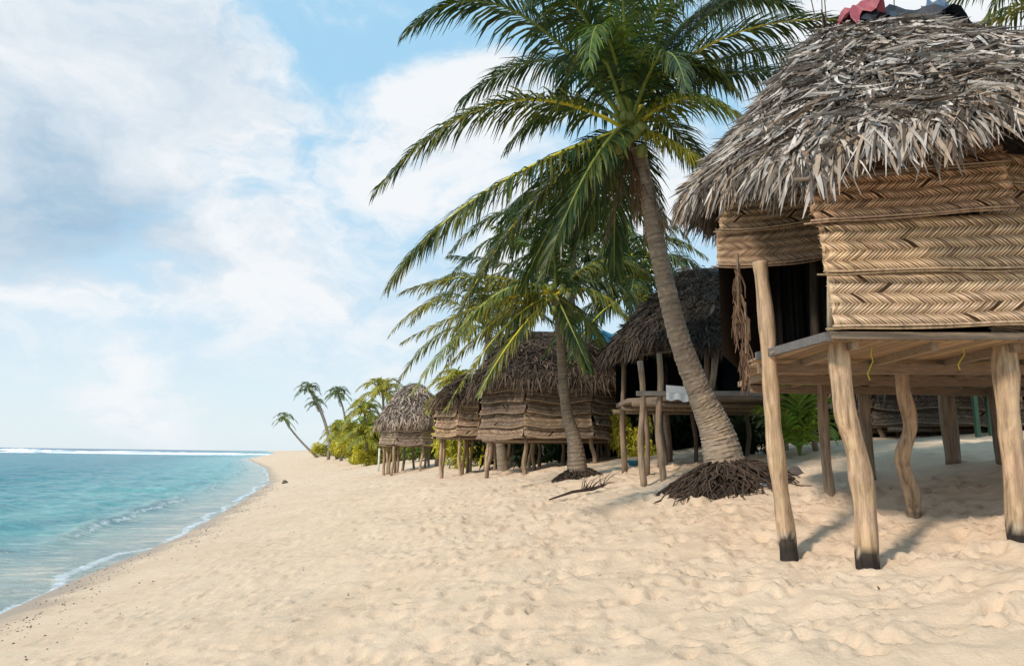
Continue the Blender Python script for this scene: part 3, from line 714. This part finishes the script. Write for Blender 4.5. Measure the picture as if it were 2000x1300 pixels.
# ---------------- generic hut
def fale(label,px,Y,zf_py,ze_py,za_py,Rr,ridge,seed,nst,sc,colr,colw,posts_r=.07,rowsn=3,open_=False,tarpc=None,sl=.05,hb=.1,grey=.3,brown=.3,browns=(.2,.13,.08),nin=5,pc=(.36,.25,.16),wj=.25):
    random.seed(seed)
    cx=at(px,860,Y).x; cy=Y; Yfr=Y-Rr*.8
    zf=at(px,zf_py,Yfr).z; ze=at(px,ze_py,Y-Rr).z; za=at(px,za_py,Y).z
    o=thing('beach_hut',label,'hut',(cx,cy,ground(cx,cy)))
    rw=Rr*.88; pol=[]
    for i in range(8):
        a=math.radians(22.5+45*i); pol.append((cx+rw*math.cos(a)*1.03,cy+rw*math.sin(a)*.98))
    mb=MB(); mb.prism(pol,zf-.10,zf-.02,(.2,.15,.11)); mb.build('platform',M_board,o)
    for yy in (-.6,0,.6):
        mb=MB(); mb.tube([V((cx-rw*.95,cy+yy*rw,zf-.16)),V((cx+rw*.95,cy+yy*rw,zf-.16))],.05,7,(.22,.16,.11)); mb.build('floor_beam',M_post,o,True)
    for i in range(8):
        a=math.radians(22.5+45*i+U(-6,6)); x=cx+rw*.92*math.cos(a); y=cy+rw*.92*math.sin(a)
        b=V((x+U(-.12,.12),y,ground(x,y)-.15)); top=V((x,y,ze+.1 if open_ else zf-.1))
        post(o,wobble(top,b,8,.045),(posts_r*U(.7,.95),posts_r*U(.8,1.15)),jit(pc,.25),seg=9)
    for i in range(nin):
        x=cx+U(-.75,.75)*rw; y=cy+U(-.6,.5)*rw; post(o,wobble(V((x,y,zf-.1)),V((x+U(-.1,.1),y,ground(x,y)-.15)),7,.04),(posts_r*.7,posts_r*.85),jit(mixc(pc,(0,0,0),.25),.25),seg=8)
    zt=ze+.22
    if not open_:
        for i in range(8):
            j=(i+1)%8; a=V((pol[i][0],pol[i][1],0)); b=V((pol[j][0],pol[j][1],0)); mid=(a+b)/2-V((cx,cy,0)); mid.z=0; nr=mid.normalized()
            rn=1 if nr.y>.75 else rowsn
            for k in range(rn):
                h=(zt-zf)/rn; 
                panel(o,b-(b-a)*U(-.03,.03),a+(b-a)*U(-.03,.04),zf+h*k-.05+U(-.05,.05),zf+h*(k+1)+.04,nr,sl,hb,jit(colw,wj),.10+U(0,.07),seed=i*3+k+seed,sag=U(0,.08),grey=grey,wv_=.02)
    else:
        for i in range(8):
            j=(i+1)%8; a=V((pol[i][0],pol[i][1],0)); b=V((pol[j][0],pol[j][1],0)); mid=(a+b)/2-V((cx,cy,0)); nr=mid.normalized()
            if nr.y<.3: panel(o,b,a,zt-.30,zt,nr,sl,hb,jit(colw,.25),.05,seed=i,grey=grey)
            if nr.y>=.3 or nr.x>.5:
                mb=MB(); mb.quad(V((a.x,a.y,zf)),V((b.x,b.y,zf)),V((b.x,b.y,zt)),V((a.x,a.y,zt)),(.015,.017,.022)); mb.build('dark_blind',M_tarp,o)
    roof(o,cx,cy,ze,za,Rr,Rr,Rr,ridge,nst,sc,colr,(.035,.028,.022),.14,1.3,.92,brown,seed=seed,fl=.34,browns=browns)
    if tarpc: tarp(o,cx+ridge*.1,cx+ridge*1.3+.3,cy-.1,za+.03,.45,tarpc,'crumpled tarpaulin on the ridge',.4,seed)
    return o
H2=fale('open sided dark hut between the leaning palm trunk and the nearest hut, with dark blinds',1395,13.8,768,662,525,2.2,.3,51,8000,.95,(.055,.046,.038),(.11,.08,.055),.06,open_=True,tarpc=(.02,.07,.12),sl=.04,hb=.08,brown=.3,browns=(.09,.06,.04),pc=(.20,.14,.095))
H3=fale('middle hut with dark brown thatch and woven walls directly behind the slender palm',1082,20.5,848,742,648,2.5,1.15,52,9000,1.1,(.095,.07,.054),(.38,.25,.155),.07,tarpc=(.05,.22,.35),brown=.4,sl=.065,hb=.11,browns=(.14,.09,.055),nin=10,rowsn=5,grey=.35,wj=.4)
H4=fale('small hut tucked behind the left side of the middle hut, with tan woven walls',930,27,846,780,730,1.75,.3,53,4000,1.2,(.11,.082,.062),(.48,.32,.19),.07,brown=.4,sl=.08,hb=.13,grey=.2,rowsn=4,wj=.35)
H5=fale('farthest hut at the left end of the row, with sunlit pale brown thatch',806,38,864,822,748,1.95,.15,54,4500,1.4,(.50,.40,.33),(.50,.37,.26),.085,rowsn=2,sl=.09,hb=.16,brown=.25,browns=(.4,.28,.18),nin=6)
H6=fale('hut behind the nearest hut, glimpsed between its posts',1835,16.5,822,735,560,2.2,.3,55,1500,1.6,(.08,.065,.055),(.16,.11,.075),.07,sl=.06,hb=.1)
a=at(1300,752,11.75); b2=at(1350,756,11.75); mb=MB(); nx=12
for i in range(nx):
    for s in (0,1):
        p=a.lerp(b2,i/nx); q=a.lerp(b2,(i+1)/nx); f=lambda j:V((0,-.03-.012*math.sin(j*1.3)*s,0))
        z0,z1=(0,-.12) if s==0 else (-.12,-.25-.02*math.sin(i))
        mb.quad(p+V((0,0,z0))+f(i),q+V((0,0,z0))+f(i+1),q+V((0,0,z1))+f(i+1),p+V((0,0,z1))+f(i),(.62,.64,.66))
tag(mb.build('cloth',M_tarp,None,True,a.copy()),'white cloth hanging over the edge of the open dark hut','cloth')
mb=MB(); mb.box(at(1243,768,11.8),at(1490,768,11.8),.08,.08,(.20,.18,.16)); mb.build('edge_board',M_board,H2)
for px,top in ((1250,705),(1287,690)):
    g=at(px+8,900,11.85); post(H2,wobble(at(px,top,11.85),V((g.x,11.85,ground(g.x,11.85)-.15)),12,.05),(.05,.06),(.30,.215,.145))
post(H2,[at(1398,682,11.85),at(1394,730,11.85),at(1388,768,11.85)],(.065,.05),(.28,.21,.15))
g0=at(1905,800,14.2); gx,gy=g0.x,14.2; gz=ground(gx,gy)
S=thing('beach_shelter','small shelter with pale green posts behind the nearest hut','shelter',(gx,gy,gz))
for dx_,dy_ in ((0,0),(.35,.1),(1.6,0),(0,1.6),(1.6,1.6)):
    mb=MB(); mb.box(V((gx+dx_,gy+dy_,gz-.2)),V((gx+dx_,gy+dy_,gz+2.1)),.08,.08,(.05,.11,.07)); mb.build('post',M_tarp,S)
mb=MB(); mb.box(V((gx-.2,gy-.08,gz+1.0)),V((gx+1.8,gy-.08,gz+1.0)),.05,.12,(.05,.11,.07)); mb.build('rail',M_tarp,S)
mb=MB(); mb.quad(V((gx-.5,gy-.6,gz+2.0)),V((gx+2.2,gy-.6,gz+2.0)),V((gx+2.2,gy+.8,gz+2.8)),V((gx-.5,gy+.8,gz+2.8)),(.15,.12,.09)); mb.quad(V((gx-.5,gy+2.2,gz+2.0)),V((gx+2.2,gy+2.2,gz+2.0)),V((gx+2.2,gy+.8,gz+2.8)),V((gx-.5,gy+.8,gz+2.8)),(.15,.12,.09)); mb.build('roof',M_thatch,S)
# ------------------------------------------------------------------ bushes and trees
def bushmesh(seed,n,col,col2,ls,ncl=14):
    random.seed(seed); mb=MB(); cl=[(V((U(-.75,.75),U(-.6,.6),U(.1,.85))),U(.2,.42),R()) for _ in range(ncl)]
    for i in range(n):
        cc,r,tt=random.choice(cl)
        d=V((random.gauss(0,1),random.gauss(0,1),random.gauss(0,1))).normalized()*r*R()**.4
        p=cc+d
        if p.z<0: p.z=-p.z*.3
        a=V((random.gauss(0,1),random.gauss(0,1),random.gauss(0,.6)-.4)).normalized(); w=a.cross(V((U(-1,1),U(-1,1),U(-1,1)))).normalized()
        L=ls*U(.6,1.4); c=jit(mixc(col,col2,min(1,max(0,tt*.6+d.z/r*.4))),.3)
        mb.strip([p,p+a*L*.5,p+a*L+V((0,0,-L*.2))],[w*L*.05,w*L*.2,w*L*.02],c)
    return mb
def trunkbits(seed):
    random.seed(seed); mb=MB()
    for i in range(5):
        a=U(0,6.28); e=V((math.cos(a)*U(.2,.5),math.sin(a)*U(.2,.4),U(.4,.8))); mb.tube([V((0,0,-.05)),e*.5+V((0,0,.08)),e],[.035,.022,.008],6,(.12,.09,.07))
    return mb
protos=[]
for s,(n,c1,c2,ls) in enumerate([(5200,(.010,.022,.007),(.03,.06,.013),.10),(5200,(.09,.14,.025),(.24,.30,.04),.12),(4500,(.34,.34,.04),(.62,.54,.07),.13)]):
    mb=bushmesh(60+s,n,c1,c2,ls); cr=mb.build('crown',M_bush); tr=trunkbits(70+s).build('trunk',M_post,None,True)
    protos.append((cr,tr))
def bush(kind,x,y,sx,sz,label,name='bush',cat='bush',rz=0,group=None):
    b=V((x,y,ground(x,y)-.05)); o=thing(name,label,cat,b,group); o.rotation_euler=(0,0,rz); o.scale=(sx,sx,sz)
    for q in protos[kind]:
        c=q.copy(); C.objects.link(c); c.parent=o; c.name=q.name.split('.')[0]
    return o
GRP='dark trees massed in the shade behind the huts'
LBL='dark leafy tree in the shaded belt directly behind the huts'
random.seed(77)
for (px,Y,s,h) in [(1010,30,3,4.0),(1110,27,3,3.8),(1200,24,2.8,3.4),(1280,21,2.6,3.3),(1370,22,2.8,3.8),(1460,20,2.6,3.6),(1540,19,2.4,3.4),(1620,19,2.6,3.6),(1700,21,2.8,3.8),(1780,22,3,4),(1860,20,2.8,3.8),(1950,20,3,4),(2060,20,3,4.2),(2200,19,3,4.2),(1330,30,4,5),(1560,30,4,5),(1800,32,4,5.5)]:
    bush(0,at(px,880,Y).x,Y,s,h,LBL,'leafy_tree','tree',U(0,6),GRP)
bush(2,at(1232,880,19).x,19,.6,1.2,'bright yellow green bush between the middle hut and the open dark hut')
bush(0,at(1470,880,14.8).x,14.8,.6,.7,'low green bush beneath the right side of the open dark hut')
bush(2,at(905,880,33).x,33,1.5,2.0,'yellow green bush in the gap left of the middle hut')
fl=[('yellow green bush at the foot of the sunlit palms beside the farthest hut',715,64,1.9,2.1,2),('rounded bush in the middle of the far bushes',690,74,2.4,2.8,2),('pale bush near the left end of the far bushes',658,88,2.5,2.6,2),('leftmost bush where the far bushes meet the sand',634,110,2.2,2.0,2),('darker tall bush rising behind the far bushes',705,85,3.4,4.6,1),('green bush behind the farthest hut',775,56,2.6,2.8,2),('green bush behind the right side of the farthest hut',850,50,2.4,2.8,1),('tall green bush behind the left far palms',678,105,3.2,4.6,1),('small sunlit bush at the edge of the far sand',722,56,1.1,1.2,2)]
for (lb,px,Y,s,h,k) in fl: bush(k,at(px,880,Y).x,Y,s,h,lb,rz=U(0,6))
for cr,tr in protos:
    bpy.data.objects.remove(cr); bpy.data.objects.remove(tr)
# ------------------------------------------------------------------ small things
def rock(p,r,col,label,name='rock',fl=.7,seed=0):
    random.seed(seed); bm=bmesh.new(); bmesh.ops.create_icosphere(bm,subdivisions=3,radius=r); mb=MB()
    for v in bm.verts:
        q=v.co; n=1+.18*math.sin(q.x/r*3+seed)+.14*math.sin(q.y/r*4+seed*2)+.1*math.sin(q.z/r*5+seed)
        mb.v.append(p+V((q.x*n,q.y*n,q.z*n*fl+r*.3))); mb.c.append(jit(col,.08))
    mb.f=[tuple(v.index for v in f.verts) for f in bm.faces]; bm.free()
    return tag(mb.build(name,M_stone,None,True,p.copy()),label,'rock')
rock(hit(1490,952),.10,(.17,.19,.23),'blue grey stone at the right edge of the palm roots',seed=1)
rock(hit(1552,930),.13,(.12,.10,.09),'dark brown stone just right of the palm roots, behind the front post',seed=2)
rock(at(556,951,47).xy.to_3d()+V((0,0,ground(at(556,951,47).x,47))),.2,(.16,.13,.07),'lone mossy rock at the far waterline',seed=3)
a=hit(1072,978); b2=hit(1184,955); mb=MB()
mb.tube([a+V((0,0,.02)),a.lerp(b2,.4)+V((0,0,.07)),a.lerp(b2,.75)+V((0,0,.05)),b2+V((0,0,.08))],[.012,.025,.03,.012],7,(.06,.04,.03))
random.seed(4)
for i in range(26):
    s=a.lerp(b2,U(.55,.95))+V((0,0,.05)); e=s+V((U(-.05,.35),U(-.15,.15),U(.02,.28))); mb.tube([s,s.lerp(e,.5)+V((0,0,.04)),e],[.008,.006,.002],4,(.08,.055,.04))
tag(mb.build('driftwood_branch',M_post,None,False,a.copy()),'dark dry twiggy branch lying on the sand left of the palm roots','driftwood')
p=at(1236,868,16); p.z=ground(p.x,16); mb=MB()
mb.tube([p+V((0,0,.0)),p+V((0,0,.09)),p+V((0,0,.12)),p+V((0,0,.11)),p+V((0,0,.03))],[.09,.14,.155,.13,.08],16,(.03,.18,.28)); tag(mb.build('basin',M_tarp,None,True,p),'small blue basin on the sand beside the open dark hut','basin')
p=at(741,880,44); p.z=ground(p.x,44); mb=MB(); mb.tube([p-V((0,0,.2)),p+V((0,0,1.4))],[.07,.06],8,(.7,.66,.58)); tag(mb.build('wooden_post',M_post,None,True,p),'pale upright post standing left of the farthest hut','post')
random.seed(12); mb=MB()
for i in range(1100):
    y=6+40*R()**1.7; d=abs(random.gauss(.75,.3)) if R()<.75 else U(.5,2.4); x=float(xw(y))+d+.25*math.sin(y*.8); r=U(.004,.016)*(1+y/30); z=ground(x,y)
    c=random.choice([(.10,.07,.05),(.16,.11,.07),(.35,.3,.24),(.08,.06,.05)]); p=V((x,y,z+r*.3))
    a1=U(0,3); ps=[p+V((math.cos(a1+k*1.57)*r*U(.7,1.6),math.sin(a1+k*1.57)*r*U(.7,1.2),-r*.4)) for k in range(4)]; n=len(mb.v)
    mb.v+=ps+[p+V((0,0,r*.4))]; mb.c+=[c]*5; mb.f+=[(n+k,n+(k+1)%4,n+4) for k in range(4)]
o=mb.build('tideline_debris',M_stone); tag(o,'brown seaweed scraps and pebbles scattered along the tideline','debris'); o['kind']='stuff'
mb=MB()
for i in range(320):
    y=U(4.5,22); x=U(-5,6); z=ground(x,y)+.015; r=U(.005,.014); a1=U(0,3); L=U(1,5)
    p=V((x,y,z)); dv=V((math.cos(a1),math.sin(a1),0)); mb.strip([p,p+dv*r*L+V((0,0,.01)),p+dv*r*2*L],[V((-dv.y,dv.x,0))*r*.5]*3,random.choice([(.1,.06,.04),(.16,.1,.06),(.7,.62,.5),(.05,.04,.03)]))
o=mb.build('leaf_litter',M_thatch); tag(o,'tiny dry leaf and shell bits scattered over the sand','litter'); o['kind']='stuff'
# ------------------------------------------------------------------ light and sky
sv=V((-.66,-.52,.70)).normalized()
sun=bpy.data.objects.new('sun',bpy.data.lights.new('sun','SUN')); C.objects.link(sun); sun.data.energy=3.4; sun.data.angle=math.radians(7); sun.data.color=(1,.89,.76)
sun.rotation_euler=sv.to_track_quat('Z','Y').to_euler()
w=bpy.data.worlds.new('World'); bpy.context.scene.world=w; w.use_nodes=True; t=NT(w.node_tree)
bg=t.n['Background']; sky=t.new('ShaderNodeTexSky',sky_type='NISHITA'); sky.sun_disc=False
sky.sun_elevation=math.asin(sv.z); sky.sun_rotation=math.atan2(sv.x,sv.y); sky.air_density=1.0; sky.dust_density=.6; sky.ozone_density=1.5
t.l.new(sky.outputs[0],bg.inputs[0]); bg.inputs[1].default_value=.13
dirv=t.new('ShaderNodeTexCoord').outputs['Generated']
dv=t.scalev(dirv,(1,1,1.7))
warp=t.new('ShaderNodeTexNoise'); t.put(warp.inputs['Vector'],dv); warp.inputs['Scale'].default_value=4.5; warp.inputs['Detail'].default_value=6
dw=t.vmath('ADD',dv,t.scalev(t.vmath('SUBTRACT',warp.outputs['Color'],(.5,.5,.5)),(.34,.34,.34)))
na=t.noise(dw,3.4,8,.55,0); nb=t.noise(dw,9,8,.62,0)
def blob(px,py,r,amp,vec):
    c=ray(px,py).normalized(); d=t.vmath('DISTANCE',vec,(c.x,c.y,c.z*1.7)); return t.mr(d,0,r,amp,0,True)
def blobs(L,vec):
    s=None
    for b in L:
        q=blob(*b,vec); s=q if s is None else t.math('ADD',s,q)
    return s
W=blobs([(430,540,.20,.75),(240,290,.30,.35),(60,90,.42,.7),(380,60,.30,.6),(560,430,.2,.5),(960,180,.17,.85),(800,260,.22,.5),(900,370,.22,.5),(1180,470,.22,.8),(225,790,.14,.7),(760,640,.25,.5),(1900,30,.3,.8),(80,430,.34,.45),(1400,300,.4,.6),(660,110,.18,-.5),(560,250,.1,-.2),(130,640,.22,.2),(600,600,.18,.3)],dw)
val=t.math('ADD',W,t.math('ADD',t.math('MULTIPLY',t.math('SUBTRACT',na,.5),2.2),t.math('MULTIPLY',t.math('SUBTRACT',nb,.5),1.2)))
dens=t.mr(val,.0,.85,0,.97,True)
sep=t.new('ShaderNodeSeparateXYZ'); t.l.new(dirv,sep.inputs[0])
haze=t.mr(sep.outputs[2],0,.42,.0,1.0,True)
b0=t.new('ShaderNodeBackground'); t.put(b0.inputs[0],t.mix(haze,(.80,.91,.97,1),(.42,.73,.97,1))); b0.inputs[1].default_value=1.0
m0=t.new('ShaderNodeMixShader'); m0.inputs[0].default_value=.88; t.l.new(bg.outputs[0],m0.inputs[1]); t.l.new(b0.outputs[0],m0.inputs[2])
Gm=blobs([(150,420,.26,.5),(30,360,.26,.4),(330,470,.12,.2),(300,80,.4,.2),(60,120,.4,.2),(30,480,.2,.2)],dw)
gr=t.mr(t.math('ADD',Gm,t.math('ADD',t.math('MULTIPLY',t.math('SUBTRACT',na,.5),-.5),t.math('MULTIPLY',t.math('SUBTRACT',nb,.5),-1.2))),.0,1.15,0,1,False)
cc=t.mix(gr,(.92,.945,.97,1),(.33,.51,.68,1))
b2=t.new('ShaderNodeBackground'); t.put(b2.inputs[0],cc); b2.inputs[1].default_value=1.0
mx=t.new('ShaderNodeMixShader'); t.put(mx.inputs[0],dens); t.l.new(m0.outputs[0],mx.inputs[1]); t.l.new(b2.outputs[0],mx.inputs[2])
t.l.new(mx.outputs[0],t.n['World Output'].inputs['Surface'])
sc=bpy.context.scene; sc.view_settings.view_transform='Standard'; sc.view_settings.look='None'; sc.view_settings.exposure=0
